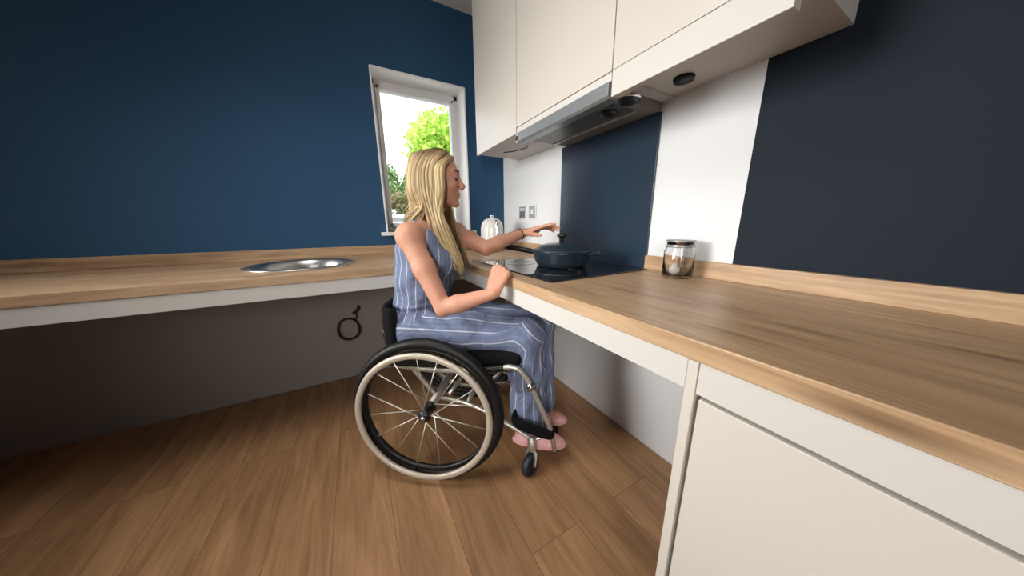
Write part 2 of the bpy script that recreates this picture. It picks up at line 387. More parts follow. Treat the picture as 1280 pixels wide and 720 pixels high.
# black cable hanging under the window worktop
bm = NB()
pts = [(-.115+.062*math.cos(a), YW-.026+.004*math.sin(3*a), .36+.075*math.sin(a)) for a in [2*math.pi*i/20*1.0 for i in range(41)]]
pts = [(x, y-.0035*i/10, z) for i, (x, y, z) in enumerate(pts)]
tube(bm, smooth_path(pts, 2), .006, 8)
tube(bm, smooth_path([(-.07, YW-.03, .42), (-.055, YW-.03, .445), (-.078, YW-.028, .475)], 6), .006, 8)
tube(bm, smooth_path([(-.075, YW-.022, .465), (-.052, YW-.03, .48), (-.035, YW-.03, .515)], 6), [.008, .011, .009], 8)
tag(obj('cable', bm, cordm, smooth=True), 'black cable coiled on the wall under the window worktop', 'cable')

# ------------------------------------------------------------------ base cabinet near the camera
bc = empty('base_cabinet', (XF, -.4, 0)); tag(bc, 'white base cabinet holding up the near end of the hob worktop', 'cabinet')
P_(bc, 'end_panel', B(XF+.002, XW-.005, .217, .235, 0, .8145), gloss, bevel=.0015)
P_(bc, 'carcass', B(XF+.024, XW-.005, -1.2, .216, .15, .8145), carc)
P_(bc, 'plinth', B(XF+.06, XF+.076, -1.2, .216, 0, .149), carc)
for k in range(2):
    d = P_(bc, 'door', B(XF+.002, XF+.021, .213-.598*(k+1), .210-.598*k-.001, .152, .748), gloss, bevel=.0015)
P_(bc, 'fascia', B(XF+.004, XF+.022, -1.2, .2155, .755, .8148), carc)

# ------------------------------------------------------------------ wall cabinets
XC = .771
def wall_cab(y0, y1, z0, zdoor, label, pelmet=None, zb=None):
    c = empty('wall_cabinet', (XC, (y0+y1)/2, z0)); tag(c, label, 'cabinet')
    P_(c, 'carcass', B(XC+.021, XW-.001, y0+.0005, y1-.0005, zb or z0, ZC-.03), carc)
    P_(c, 'door', B(XC, XC+.019, y0+.0015, y1-.0015, zdoor, ZC-.032), gloss, bevel=.0015)
    return c
c = wall_cab(1.3195, 1.843, 1.50, 1.494, 'cream wall cabinet nearest the window')
P_(c, 'light_fitting', lathe(NB(), [(0, -.012), (.028, -.012), (.03, 0), (0, 0)], c=(.885, 1.42, 1.4995), n=24), chrome, smooth=True)
bm = NB(); tube(bm, smooth_path([(.9, 1.44, 1.492), (.95, 1.5, 1.49), (.93, 1.62, 1.493), (.9, 1.7, 1.498)], 6), .003, 6)
P_(c, 'light_cable', bm, cordm, smooth=True)
c = wall_cab(.7165, 1.3185, 1.505, 1.521, 'cream wall cabinet directly above the cooker hood')
P_(c, 'filler_rail', B(XC+.002, XC+.02, .718, 1.317, 1.493, 1.519), carc, bevel=.001)
c = wall_cab(.28, .7155, 1.512, 1.521, 'cream wall cabinet right of the cooker hood, above the glass jar')
P_(c, 'pelmet', B(XC, XC+.03, .2815, .714, 1.445, 1.5195), carc, bevel=.0015)
P_(c, 'light_fitting', lathe(NB(), [(0, -.01), (.03, -.01), (.032, 0), (0, 0)], c=(1.0, .62, 1.5115), n=24), blackm, smooth=True)

# cooker hood under the middle cabinet
h = empty('cooker_hood', (.9, 1.03, 1.45)); tag(h, 'stainless steel slimline cooker hood above the navy splashback', 'cooker hood')
bm = NB(); prism(bm, [(XC-.006, 1.492), (XC-.006, 1.452), (XC+.004, 1.444), (XC+.05, 1.448), (XC+.05, 1.492)], 'y', .722, 1.302)
P_(h, 'front_strip', bm, mat('hood_steel', srgb(150, 155, 156), .36, metal=.55), bevel=.002)
P_(h, 'body', B(XC+.051, XW-.012, .757, 1.318, 1.473, 1.504), mat('hood_grey', srgb(128, 124, 118), .5))
bm = NB(); box(bm, .83, .985, .80, 1.28, 1.466, 1.4725); P_(h, 'filter_panel', bm, mat('filter_grey', srgb(112, 112, 108), .4, metal=.6), bevel=.001)
bm = NB(); box(bm, .985, .993, .79, 1.30, 1.4600, 1.4725); box(bm, .824, .830, .79, 1.30, 1.4600, 1.4725)
P_(h, 'filter_edge', bm, alu)
P_(h, 'lamp', lathe(NB(), [(0, -.012), (.024, -.012), (.03, -.006), (.032, 0), (0, 0)], c=(.91, .85, 1.4655), n=28), blackm, smooth=True)
P_(h, 'lamp', lathe(NB(), [(0, -.012), (.026, -.012), (.034, -.004), (.036, 0), (0, 0)], c=(.90, .755, 1.476), n=28), blackm, smooth=True)
bm = NB(); lathe(bm, [(.036, -.002), (.042, -.006), (.045, 0)], c=(.90, .755, 1.476), n=28); P_(h, 'lamp_ring', bm, chrome, smooth=True)
P_(h, 'end_knob', lathe(NB(), [(0, 0), (.011, 0), (.012, .008), (0, .01)], c=(XC-.007, 1.305, 1.468), n=20, axis='x'), blackm, smooth=True)
P_(h, 'end_cap', B(XC-.004, XC+.05, 1.303, 1.318, 1.448, 1.492), gloss, bevel=.002)

# splashback
tag(obj('splashback', B(XW-.010, XW-.0005, .757, 1.356, ZW+.001, 1.4725), splash, bevel=.0015), 'dark navy glass splashback behind the hob', 'splashback')
# hob
hb = empty('hob', (.82, .98, ZW)); tag(hb, 'black glass induction hob set into the oak worktop', 'hob')
P_(hb, 'glass_plate', B(.555, 1.07, .725, 1.31, ZW+.0005, ZW+.006), glassb, bevel=.002)
ringm = mat('hob_marking', srgb(70, 70, 74), .3)
for (x, y, r) in ((.70, .87, .09), (.70, 1.17, .075), (.94, 1.17, .09)):
    P_(hb, 'zone_ring', lathe(NB(), [(r, .0), (r, .0006), (r-.002, .0006), (r-.002, .0)], c=(x, y, ZW+.0061), n=48), ringm)

# sockets
def socket(y, label, sw):
    o = empty('socket', (XW, y, 1.13)); tag(o, label, 'socket', None)
    pm = mat('socket_chrome', srgb(195, 195, 195), .35, metal=.8)
    P_(o, 'plate', B(XW-.008, XW-.0005, y-.043, y+.043, 1.087, 1.173), pm, bevel=.003)
    if sw:
        for dy in (-.02, .02): P_(o, 'switch', B(XW-.012, XW-.008, y+dy-.008, y+dy+.008, 1.142, 1.160), white, bevel=.001)
        bm = NB()
        for dy in (-.02, .02):
            box(bm, XW-.0092, XW-.008, y+dy-.003, y+dy+.003, 1.120, 1.132); box(bm, XW-.0092, XW-.008, y+dy-.011, y+dy-.004, 1.103, 1.109); box(bm, XW-.0092, XW-.008, y+dy+.004, y+dy+.011, 1.103, 1.109)
        P_(o, 'socket_hole', bm, blackm)
    else:
        P_(o, 'switch', B(XW-.013, XW-.008, y-.014, y+.014, 1.114, 1.146), white, bevel=.002)
socket(1.80, 'chrome plug socket plate on the white wall, nearer the kettle', True)
socket(1.665, 'chrome switch plate on the white wall, nearer the splashback', False)

# kettle in the corner
k = empty('kettle', (.865, 1.83, ZW)); tag(k, 'white dome top kettle with chrome handle in the worktop corner', 'kettle')
obj('body', lathe(NB(), [(0, .0), (.082, .0), (.084, .012), (.083, .1), (.081, .165), (.074, .200), (.056, .224), (.028, .236), (0, .239)], n=40), kettlem, k, smooth=True)
obj('base', lathe(NB(), [(0, -.0005), (.085, -.0005), (.088, .008), (.083, .014), (0, .014)], n=40), chrome, k, smooth=True)
obj('lid_knob', lathe(NB(), [(.012, .234), (.012, .244), (.017, .249), (.015, .257), (0, .260)], n=20), chrome, k, smooth=True)
bm = NB(); d_ = Vector((-.12, -.99, 0))
tube(bm, smooth_path([d_*.055+Vector((0, 0, .205)), d_*.095+Vector((0, 0, .213)), d_*.112+Vector((0, 0, .17)), d_*.112+Vector((0, 0, .08)), d_*.092+Vector((0, 0, .035)), d_*.075+Vector((0, 0, .04))], 6), .012, 10, flat=.8)
obj('handle', bm, chrome, k, smooth=True)
bm = NB(); tube(bm, smooth_path([-d_*.068+Vector((0, 0, .13)), -d_*.09+Vector((0, 0, .16)), -d_*.108+Vector((0, 0, .19))], 6), [.02, .015, .01], 10)
obj('spout', bm, kettlem, k, smooth=True)

# pan on the hob
PAN = Vector((.818, .992, ZW+.0062))
p = empty('frying_pan', PAN); tag(p, 'dark teal lidded pan standing on the hob', 'pan')
obj('pan_body', lathe(NB(), [(0, 0), (.098, 0), (.110, .006), (.122, .03), (.130, .062), (.133, .066), (.129, .068), (.125, .062), (.117, .03), (.105, .01), (0, .008)], n=56), panm, p, smooth=True)
lid = obj('lid', lathe(NB(), [(.130, .0685), (.134, .070), (.134, .074), (.118, .078), (.098, .092), (.066, .101), (.025, .105), (0, .106), (0, .101), (.06, .095), (.128, .0685)], n=56), panm, p, smooth=True)
obj('lid_knob', lathe(NB(), [(0, .104), (.010, .104), (.008, .122), (.010, .128), (.021, .132), (.023, .138), (.019, .144), (0, .145)], n=24), blackm, lid, smooth=True)
hd = Vector((-.62, .78, 0)).normalized()
bm = NB(); tube(bm, smooth_path([hd*.125+Vector((0, 0, .058)), hd*.16+Vector((0, 0, .064)), hd*.22+Vector((0, 0, .074)), hd*.33+Vector((0, 0, .088))], 6), [.014, .017, .017, .018, .015], 10, flat=.75)
ph = obj('handle', bm, blackm, p, smooth=True)
bm = NB()
for i in range(7): lathe(bm, [(0, 0), (.006, 0), (.005, .004), (0, .005)], c=hd*(.17+.023*i)+Vector((0, 0, .0775+.0033*i)), n=10)
obj('handle_stud', bm, mat('stud_grey', srgb(150, 140, 135), .5), ph, smooth=True)
hh = -hd
side = Vector((-hh.y, hh.x, 0))
bm = NB(); tube(bm, smooth_path([hh*.125+side*.035+Vector((0, 0, .058)), hh*.158+side*.03+Vector((0, 0, .062)), hh*.168+Vector((0, 0, .064)), hh*.158-side*.03+Vector((0, 0, .062)), hh*.125-side*.035+Vector((0, 0, .058))], 6), .006, 8)
obj('helper_handle', bm, panm, p, smooth=True)

# glass jar at the right
j = empty('glass_jar', (1.005, .60, ZW)); tag(j, 'clear glass storage jar standing against the right hand upstand', 'jar')
j.location = (1.02, .572, ZW)
obj('jar_body', lathe(NB(), [(0, .001), (.046, .001), (.050, .006), (.050, .095), (.044, .108), (.043, .128), (.041, .128), (.042, .107), (.047, .094), (.047, .008), (0, .005)], n=36), glassc, j, smooth=True)
bm = NB()
lathe(bm, [(.0445, .110), (.047, .112), (.047, .118), (.0445, .120)], n=36); lathe(bm, [(.0445, .130), (.047, .131), (.047, .136), (0, .138), (0, .130)], n=36)
obj('jar_lid', bm, mat('jar_lid_grey', srgb(170, 172, 172), .3, metal=.6), j, smooth=True)
def garlic(x, y, z, r, label):
    b = NB(); bmesh.ops.create_uvsphere(b, u_segments=28, v_segments=16, radius=r)
    for v in b.verts:
        a = math.atan2(v.co.y, v.co.x); v.co.x *= 1+.06*math.cos(5*a); v.co.y *= 1+.06*math.cos(5*a)
        if v.co.z > r*.8: v.co.z += (v.co.z-r*.8)*1.5
    tag(obj('garlic_bulb', b, eggm, smooth=True, loc=(x, y, z)), label, 'garlic')
garlic(1.003, .574, ZW+.024, .0185, 'white garlic bulb seen at the left inside the glass jar')

# ------------------------------------------------------------------ garden beyond the window
struct('ground', B(-14, 16, YW+.4, 30, -.5, -.3), gravel)
def tree(name, x, y, z, R, H, n, ml, label, cat, trunk=True, ls=.05, lobes=14):
    t = empty(name, (x, y, z)); tag(t, label, cat)
    rnd = random.Random(int(x*100+y))
    L_ = [(rnd.uniform(-.6, .6)*R, rnd.uniform(-.6, .6)*R, H*rnd.uniform(.1, .9), R*rnd.uniform(.3, .55)) for _ in range(lobes)]
    V_, F_ = [], []
    for i in range(n):
        lx, ly, lz, lr = rnd.choice(L_)
        d = Vector((rnd.gauss(0, 1), rnd.gauss(0, 1), rnd.gauss(0, 1))).normalized()*lr*rnd.uniform(.55, 1.05)
        c = Vector((lx, ly, lz))+d
        if c.z < .02: continue
        a = Vector((rnd.gauss(0, 1), rnd.gauss(0, 1), rnd.gauss(0, 1))).normalized(); b = a.cross(Vector((rnd.gauss(0, 1), rnd.gauss(0, 1), rnd.gauss(0, 1)))).normalized()
        s_ = ls*rnd.uniform(.6, 1.3); k0 = len(V_)
        V_ += [c-a*s_, c+b*s_*.5, c+a*s_, c-b*s_*.5]; F_.append((k0, k0+1, k0+2, k0+3))
    obj('foliage', (V_, [], F_), ml, t)
    if trunk:
        b = NB(); tube(b, smooth_path([(0, 0, 0), (.03, .02, H*.3), (-.02, 0, H*.7)], 5), [.08*R, .06*R, .02*R], 8)
        for i in range(6):
            lx, ly, lz, lr = L_[i]; tube(b, smooth_path([(.02, .01, H*.25), (lx*.5, ly*.5, lz*.7), (lx, ly, lz)], 4), [.035*R, .01*R], 6)
        obj('trunk', b, bark, t, smooth=True)
    return t
tree('garden_tree', 2.75, 7.2, -.3, 1.7, 4.3, 30000, leaf1, 'bright leafy tree rising behind the window above her head', 'tree', ls=.075, lobes=30)
tree('garden_bush', 1.0, 6.9, -.3, .8, 2.75, 12000, leaf2, 'darker green bush low at the left of the window', 'bush', ls=.05)
tree('dry_bush', .62, 4.9, -.3, .5, 1.95, 3500, leaf3, 'low brownish shrub under the green bush outside the window', 'bush', ls=.04)
gw = NB(); box(gw, -.6, 1.6, 3.7, 3.8, -.3, 1.13); box(gw, -.62, 1.62, 3.68, 3.82, 1.13, 1.17)
tag(obj('garden_wall', gw, mat('wall_render', srgb(242, 242, 240), .8, noise=(4, .02))), 'low white garden wall just outside the window', 'wall')
#PEOPLE#
# ------------------------------------------------------------------ wheelchair and woman share this local frame: x = facing, y = her left, z = up
OR = Vector((.327, 1.231, 0)); RZ = math.radians(-35.3)
FX, AY = Vector((math.cos(RZ), math.sin(RZ), 0)), Vector((-math.sin(RZ), math.cos(RZ), 0))
PO = OR-FX*.028
def w2l(x, y, z):
    d = Vector((x, y, z))-PO; return Vector((d.dot(FX), d.dot(AY), z))

chair = empty('wheelchair', OR, RZ); tag(chair, 'manual wheelchair with black tyres and silver hand rims, carrying the woman', 'wheelchair')
CAMB = math.radians(1.5)
def make_wheel():
    w = obj('wheel', torus(NB(), .268, .013, .012, n=96, m=10), blackm, chair, smooth=True)
    obj('tyre', torus(NB(), .292, .021, .022, n=110, m=14), rubber, w, smooth=True)
    obj('push_rim', torus(NB(), .264, .0125, .009, c=(0, -.049, 0), n=110, m=12), pushm, w, smooth=True)
    for i in range(6):
        a = 2*math.pi*i/6+.3; ca, sa = math.cos(a), math.sin(a); bm = NB()
        tube(bm, [(.268*ca, -.008, .268*sa), (.264*ca, -.046, .264*sa)], .004, 6)
        obj('rim_tab', bm, blackm, w, smooth=True)
    hub = obj('hub', lathe(NB(), [(0, -.042), (.013, -.042), (.016, -.038), (.026, -.034), (.027, -.026), (.014, -.02), (.014, .02), (.024, .026), (.024, .034), (.012, .04), (0, .04)], n=28, axis='y'), blackm, w, smooth=True)
    obj('axle_cap', lathe(NB(), [(0, -.052), (.008, -.051), (.010, -.042), (0, -.042)], n=18, axis='y'), chrome, hub, smooth=True)
    for i in range(16):
        a = 2*math.pi*(i+.35)/16; s_ = 1 if i % 2 else -1
        b = a+s_*math.radians(34)*(1 if (i//2) % 2 else -1)*.9
        yy = -.030 if i % 2 else .030
        bm = NB(); tube(bm, [(.022*math.cos(b), yy, .022*math.sin(b)), (.262*math.cos(a), -.002*s_, .262*math.sin(a))], .0024, 6)
        obj('spoke', bm, alu, w, smooth=True)
    return w
wn = make_wheel(); wn.location = (0, -.270, .313); wn.rotation_euler = (-CAMB, 0, 0)
wf = copy_tree(wn, chair); wf.location = (0, .270, .313); wf.rotation_euler = (-CAMB, 0, math.pi)
wf.rotation_euler = Matrix.Rotation(math.pi, 3, 'Z').__matmul__(Matrix.Rotation(-CAMB, 3, 'X')).to_euler()

bm = NB()
tube(bm, [(0, -.23, .313), (0, .23, .313)], .017, 14)
for s_ in (-1, 1):
    y = .19*s_
    tube(bm, smooth_path([(-.17, y*.92, .46), (0, y, .455), (.2, y*1.06, .468), (.25, y*1.07, .474)], 6), .0125, 12)
    tube(bm, smooth_path([(0, y*.85, .313), (-.05, y*.88, .38), (-.10, y*.92, .455)], 5), .011, 10)
    tube(bm, smooth_path([(.0, y*.9, .313), (.14, y*.92, .29), (.27, y*.96, .235), (.40, y*1.04, .165), (.425, y*1.05, .155)], 6), .0095, 10)
    tube(bm, smooth_path([(.425, y*1.05, .15), (.47, y*1.0, .165), (.505, y*.9, .185)], 5), .0085, 10)
tube(bm, [(.14, -.175, .29), (.14, .175, .29)], .010, 10)
tube(bm, smooth_path([(.05, -.15, .313), (.12, 0, .39), (.2, .15, .46)], 5), .009, 8)
obj('frame', bm, alu, chair, smooth=True)
for s_ in (-1, 1):
    y = .2*s_
    bm = NB(); tube(bm, smooth_path([(.235, y*1.02, .473), (.27, y*1.02, .48), (.305, y*1.02, .488)], 4), .015, 12)
    obj('grip_sleeve', bm, blackm, chair, smooth=True)
    bm = NB(); tube(bm, smooth_path([(.30, y*1.03, .487), (.335, y*1.03, .492), (.37, y*1.03, .478), (.408, y*1.03, .424), (.442, y*1.02, .345), (.469, y*1.0, .279), (.498, y*.95, .2), (.52, y*.8, .07)], 8), .0108, 12)
    fr = obj('footrest_hanger', bm, alu, chair, smooth=True)
    bm = NB(); lathe(bm, [(0, -.014), (.018, -.014), (.018, .014), (0, .014)], n=18)
    bmesh.ops.rotate(bm, verts=bm.verts[:], cent=(0, 0, 0), matrix=Matrix.Rotation(math.radians(-22), 3, 'Y'))
    obj('hanger_clamp', bm, chrome, fr, smooth=True, loc=(.413, y*1.03, .412))
    # castor
    ch = obj('castor_housing', lathe(NB(), [(0, .11), (.013, .11), (.017, .118), (.017, .162), (.011, .172), (0, .174)], c=(.422, y*1.07, 0), n=20), alu, chair, smooth=True)
    bm = NB()
    for q in (-1, 1): tube(bm, smooth_path([(0, q*.004, .112), (-.002, q*.02, .10), (-.012, q*.021, .05)], 5), .0055, 8, flat=1.6)
    obj('castor_fork', bm, alu, ch, smooth=True, loc=(.422, y*1.07, 0), rot=(0, 0, math.radians(58)))
    obj('castor_wheel', lathe(NB(), [(0, -.012), (.03, -.012), (.034, -.015), (.046, -.014), (.050, -.006), (.050, .006), (.046, .014), (.034, .015), (.03, .012), (0, .012)], c=(-.012, 0, .0502), n=36, axis='y'), mat('castor_rubber', srgb(22, 30, 42), .5) if s_ < 0 else bpy.data.materials['castor_rubber'], ch, smooth=True, loc=(.422, y*1.07, 0), rot=(0, 0, math.radians(58)))
    # brake
    bm = NB(); tube(bm, smooth_path([(.24, y*1.1, .445), (.27, y*1.12, .425), (.31, y*1.12, .43), (.335, y*1.12, .438)], 4), .006, 8)
    tube(bm, smooth_path([(.20, y*1.12, .44), (.235, y*1.14, .41), (.265, y*1.16, .40)], 4), .0075, 8); box(bm, .225, .262, y*1.1-.006, y*1.1+.006, .425, .458)
    obj('brake', bm, chrome, chair, smooth=False)
    bm = NB(); box(bm, -.19, .10, y*1.005-.002, y*1.005+.002, .47, .56); obj('side_guard', bm, blackm, chair, bevel=.001)
bm = NB(); box(bm, .48, .545, -.13, .05, .036, .043); obj('footplate', bm, blackm, chair, bevel=.002)
# seat cushion and backrest
bm = NB(); box(bm, -.19, .375, -.195, .195, .478, .545); obj('seat_cushion', bm, fabric, chair, bevel=.028, seg=5)
bm = NB(); box(bm, -.18, .36, -.19, .19, .466, .477); obj('seat_base', bm, blackm, chair, bevel=.002)
bm = NB(); N_ = 22; prev = None; cols = []
for i in range(N_+1):
    a = -math.pi/2*1.05+(math.pi*1.05)*i/N_
    cx, cy = -.155-.085*math.cos(a)**.6 if math.cos(a) > 0 else -.145, .19*math.sin(a)
    ring = []
    for (off, z) in ((0, .535), (0, .705), (.010, .722), (.026, .722), (.036, .705), (.036, .535), (.026, .52), (.010, .52)):
        nx, ny = math.cos(a), -math.sin(a)*.9
        ring.append(bm.verts.new((cx-.004+off*nx, cy+off*ny, z-.01*(1-abs(math.cos(a))))))
    cols.append(ring)
for A, C_ in zip(cols, cols[1:]):
    for q in range(8): bm.faces.new((A[q], A[(q+1) % 8], C_[(q+1) % 8], C_[q]))
bm.faces.new(cols[0]); bm.faces.new(cols[-1][::-1]); bmesh.ops.recalc_face_normals(bm, faces=bm.faces[:])
br = obj('backrest', bm, fabric, chair, smooth=True)
bm = NB()
for s_ in (-1, 1):
    bm = NB(); tube(bm, smooth_path([(-.16, s_*.178, .46), (-.185, s_*.178, .54), (-.215, s_*.165, .62)], 5), .010, 10); obj('back_post', bm, blackm, chair, smooth=True)

bm = NB(); lathe(bm, [(0, -.208), (.012, -.207), (.014, -.198), (.014, -.18), (0, -.18)], c=(-.185, 0, .528), n=16, axis='y'); obj('back_bolt', bm, chrome, br, smooth=True)
bm = NB(); tube(bm, smooth_path([(.375, -.10, .245), (.355, -.15, .245), (.35, -.185, .24), (.37, -.208, .232), (.43, -.215, .212), (.50, -.20, .182), (.515, -.17, .176)], 6), .023, 10, flat=.22, upv=(.4, -.9, .1)); 
obj('calf_strap', bm, fabric, chair, smooth=True)

# ------------------------------------------------------------------ implicit surface modeller
class Field:
    def __init__(s, lo, hi, h):
        s.lo = np.array(lo, float); s.h = h; s.n = np.ceil((np.array(hi)-s.lo)/h).astype(int)+1
        s.D = np.full(tuple(s.n), .08, np.float32)
    def sub(s, lo, hi):
        i0 = np.clip(((np.array(lo)-s.lo)/s.h).astype(int), 0, s.n-2); i1 = np.clip(((np.array(hi)-s.lo)/s.h).astype(int)+2, 1, s.n)
        i1 = np.maximum(i1, i0+1)
        ax = [s.lo[k]+s.h*np.arange(i0[k], i1[k]) for k in range(3)]
        sl = tuple(slice(i0[k], i1[k]) for k in range(3))
        return sl, np.meshgrid(*ax, indexing='ij')
    def comb(s, sl, d, k, op='u'):
        a = s.D[sl]; d = d.astype(np.float32)
        if op == 'u':
            hh = np.maximum(k-np.abs(a-d), 0)/k; s.D[sl] = np.minimum(a, d)-hh*hh*k*.25
        elif op == 's':
            d = -d; hh = np.maximum(k-np.abs(a-d), 0)/k; s.D[sl] = np.maximum(a, d)+hh*hh*k*.25
    def cap(s, a, b, ra, rb=None, k=.015, op='u', sq=None):
        """tapered capsule; sq = (axis vector, factor) widens the section along that axis"""
        a = np.array(a, float); b = np.array(b, float); rb = ra if rb is None else rb; r = max(ra, rb)
        fac = sq[1] if sq else 1; m = r*max(1, fac)+k+.012
        sl, (X, Y, Z) = s.sub(np.minimum(a, b)-m, np.maximum(a, b)+m)
        px, py, pz = X-a[0], Y-a[1], Z-a[2]; ba = b-a; L2 = max(ba@ba, 1e-9)
        t = np.clip((px*ba[0]+py*ba[1]+pz*ba[2])/L2, 0, 1)
        qx, qy, qz = px-t*ba[0], py-t*ba[1], pz-t*ba[2]
        if sq:
            w = np.array(sq[0], float); w /= np.linalg.norm(w); dt = qx*w[0]+qy*w[1]+qz*w[2]; c = (1/fac-1)
            qx, qy, qz = qx+c*dt*w[0], qy+c*dt*w[1], qz+c*dt*w[2]
        d = np.sqrt(qx*qx+qy*qy+qz*qz)-(ra+(rb-ra)*t)
        s.comb(sl, d, k, op)
    def chain(s, pts, rad, k=.015, sq=None):
        for i in range(len(pts)-1): s.cap(pts[i], pts[i+1], rad[i], rad[i+1], k, 'u', sq)
    def ell(s, c, r, k=.015, op='u', M=None):
        c = np.array(c, float); r = np.array(r, float); m = r.max()+k+.012
        sl, (X, Y, Z) = s.sub(c-m, c+m); P = np.stack((X-c[0], Y-c[1], Z-c[2]), -1)
        if M is not None: P = P @ np.array(M)
        q = np.linalg.norm(P/r, axis=-1); g_ = np.linalg.norm(P/(r*r), axis=-1)+1e-9
        s.comb(sl, q*(q-1)/g_, k, op)
    def mesh(s):
        D = s.D; D[0] = D[-1] = .05; D[:, 0] = D[:, -1] = .05; D[:, :, 0] = D[:, :, -1] = .05
        ins = D < 0
        c = ins[:-1, :-1, :-1].astype(np.int8)
        cnt = np.zeros_like(c)
        for i in (0, 1):
            for j in (0, 1):
                for k in (0, 1): cnt += ins[i:ins.shape[0]-1+i, j:ins.shape[1]-1+j, k:ins.shape[2]-1+k]
        act = np.argwhere((cnt > 0) & (cnt < 8)); idx = np.full(cnt.shape, -1, np.int32); idx[tuple(act.T)] = np.arange(len(act))
        acc = np.zeros((len(act), 3)); num = np.zeros(len(act))
        for ax in range(3):
            o1, o2 = [k for k in range(3) if k != ax]
            for u in (0, 1):
                for v in (0, 1):
                    A = act.copy(); A[:, o1] += u; A[:, o2] += v; Bq = A.copy(); Bq[:, ax] += 1
                    da, db = D[tuple(A.T)], D[tuple(Bq.T)]; m = (da < 0) != (db < 0)
                    t = np.where(m, da/np.where(m, da-db, 1), 0); P = (A-act).astype(float); P[:, ax] += t
                    acc[m] += P[m]; num[m] += 1
        V_ = s.lo+s.h*(act+acc/num[:, None])
        F_ = []
        for ax in range(3):
            o1, o2 = (ax+1) % 3, (ax+2) % 3
            sl0 = [slice(None)]*3; sl1 = [slice(None)]*3; sl0[ax] = slice(0, -1); sl1[ax] = slice(1, None)
            a, b = ins[tuple(sl0)], ins[tuple(sl1)]; E = np.argwhere(a != b); flip = a[tuple(E.T)]
            q = []
            for (u, v) in ((1, 1), (0, 1), (0, 0), (1, 0)):
                C2 = E.copy(); C2[:, o1] -= u; C2[:, o2] -= v; q.append(idx[tuple(C2.T)])
            q = np.stack(q, 1); q[~flip] = q[~flip][:, ::-1]; F_.append(q)
        F_ = np.concatenate(F_)
        for _ in range(1):      # light Laplacian smoothing
            sm = np.zeros_like(V_); n_ = np.zeros(len(V_))
            for i in range(4):
                a, b = F_[:, i], F_[:, (i+1) % 4]
                for x in range(3): sm[:, x] += np.bincount(a, V_[b, x], len(V_))+np.bincount(b, V_[a, x], len(V_))
                n_ += np.bincount(a, minlength=len(V_))+np.bincount(b, minlength=len(V_))
            V_ = V_*.5+.5*sm/n_[:, None]
        return V_, F_
def field_obj(name, fld, m, parent):
    V_, F_ = fld.mesh()
    me = bpy.data.meshes.new(name); me.vertices.add(len(V_)); me.vertices.foreach_set('co', V_.ravel())
    me.loops.add(F_.size); me.loops.foreach_set('vertex_index', F_.ravel().astype(np.int32))
    me.polygons.add(len(F_)); me.polygons.foreach_set('loop_start', np.arange(0, F_.size, 4, dtype=np.int32))
    me.polygons.foreach_set('use_smooth', np.ones(len(F_), bool)); me.update(calc_edges=True); me.validate()
    me.materials.append(m); o = bpy.data.objects.new(name, me); COL.objects.link(o); o.parent = parent
    return o, V_

# ------------------------------------------------------------------ the woman
girl = empty('person', PO, RZ)
tag(girl, 'blonde woman in a blue striped jumpsuit sitting in the wheelchair, reaching over the pan', 'person')
HC = Vector((.036, 0, 1.235)); HR = (Matrix.Rotation(math.radians(14), 3, 'Z') @ Matrix.Rotation(math.radians(1), 3, 'Y'))
def hp(x, y, z): return HC+HR @ Vector((x, y, z))
HM = np.array([[HR[i][j] for j in range(3)] for i in range(3)])
SR, ER, WR = Vector((-.035, -.165, 1.005)), Vector((.102, -.215, .735)), w2l(.42, .888, .80)
SL, EL, WL = Vector((.055, .150, 1.005)), w2l(.515, 1.155, .941), w2l(.715, 1.155, 1.007)

B_ = Field((-.30, -.36, .03), (.75, .36, 1.40), .0036)
# torso
B_.ell((-.085, 0, .60), (.105, .150, .10), .03); B_.cap((-.07, 0, .62), (-.045, 0, .78), .075, .078, .04, sq=((0, 1, 0), 1.45))
B_.cap((-.045, 0, .78), (-.02, 0, .93), .078, .088, .04, sq=((0, 1, 0), 1.5)); B_.cap((-.02, -.06, .97), (-.02, .06, .97), .072, .072, .04)
for s_ in (-1, 1): B_.ell((.052, .062*s_, .905), (.046, .048, .052), .03)
B_.cap(SR+Vector((.01, .05, .012)), (-.03, 0, 1.035), .040, .045, .04); B_.cap(SL+Vector((-.01, -.05, .012)), (-.03, 0, 1.035), .040, .045, .04)
B_.cap((-.03, 0, 1.03), (.005, 0, 1.14), .047, .044, .03)
for s_ in (-1, 1): B_.cap((-.035, .03*s_, 1.06), (-.03, .12*s_, 1.022), .022, .025, .03)
# arms
for (s_, S_, E_, W_) in ((-1, SR, ER, WR), (1, SL, EL, WL)):
    B_.ell(S_, (.050, .046, .052), .03); m1 = S_.lerp(E_, .45); B_.chain([S_, m1, E_], [.044, .041, .032], .02)
    m2 = E_.lerp(W_, .3); B_.chain([E_, m2, W_], [.032, .034, .0215], .012)
# legs inside the trousers
for (kn, an) in (((.42, -.115, .595), (.425, -.09, .13)), ((.465, .065, .595), (.465, .045, .13))):
    sy = -1 if kn[1] < 0 else 1
    B_.chain([(-.08, .085*sy, .585), kn, an], [.07, .05, .032], .03)
    B_.cap((an[0]-.03, an[1], .095), (an[0]+.02, an[1], .115), .028, .03, .02); B_.cap((an[0]-.02, an[1], .095), (an[0]+.105, an[1], .088), .026, .020, .02, sq=((0, 1, 0), 1.4))
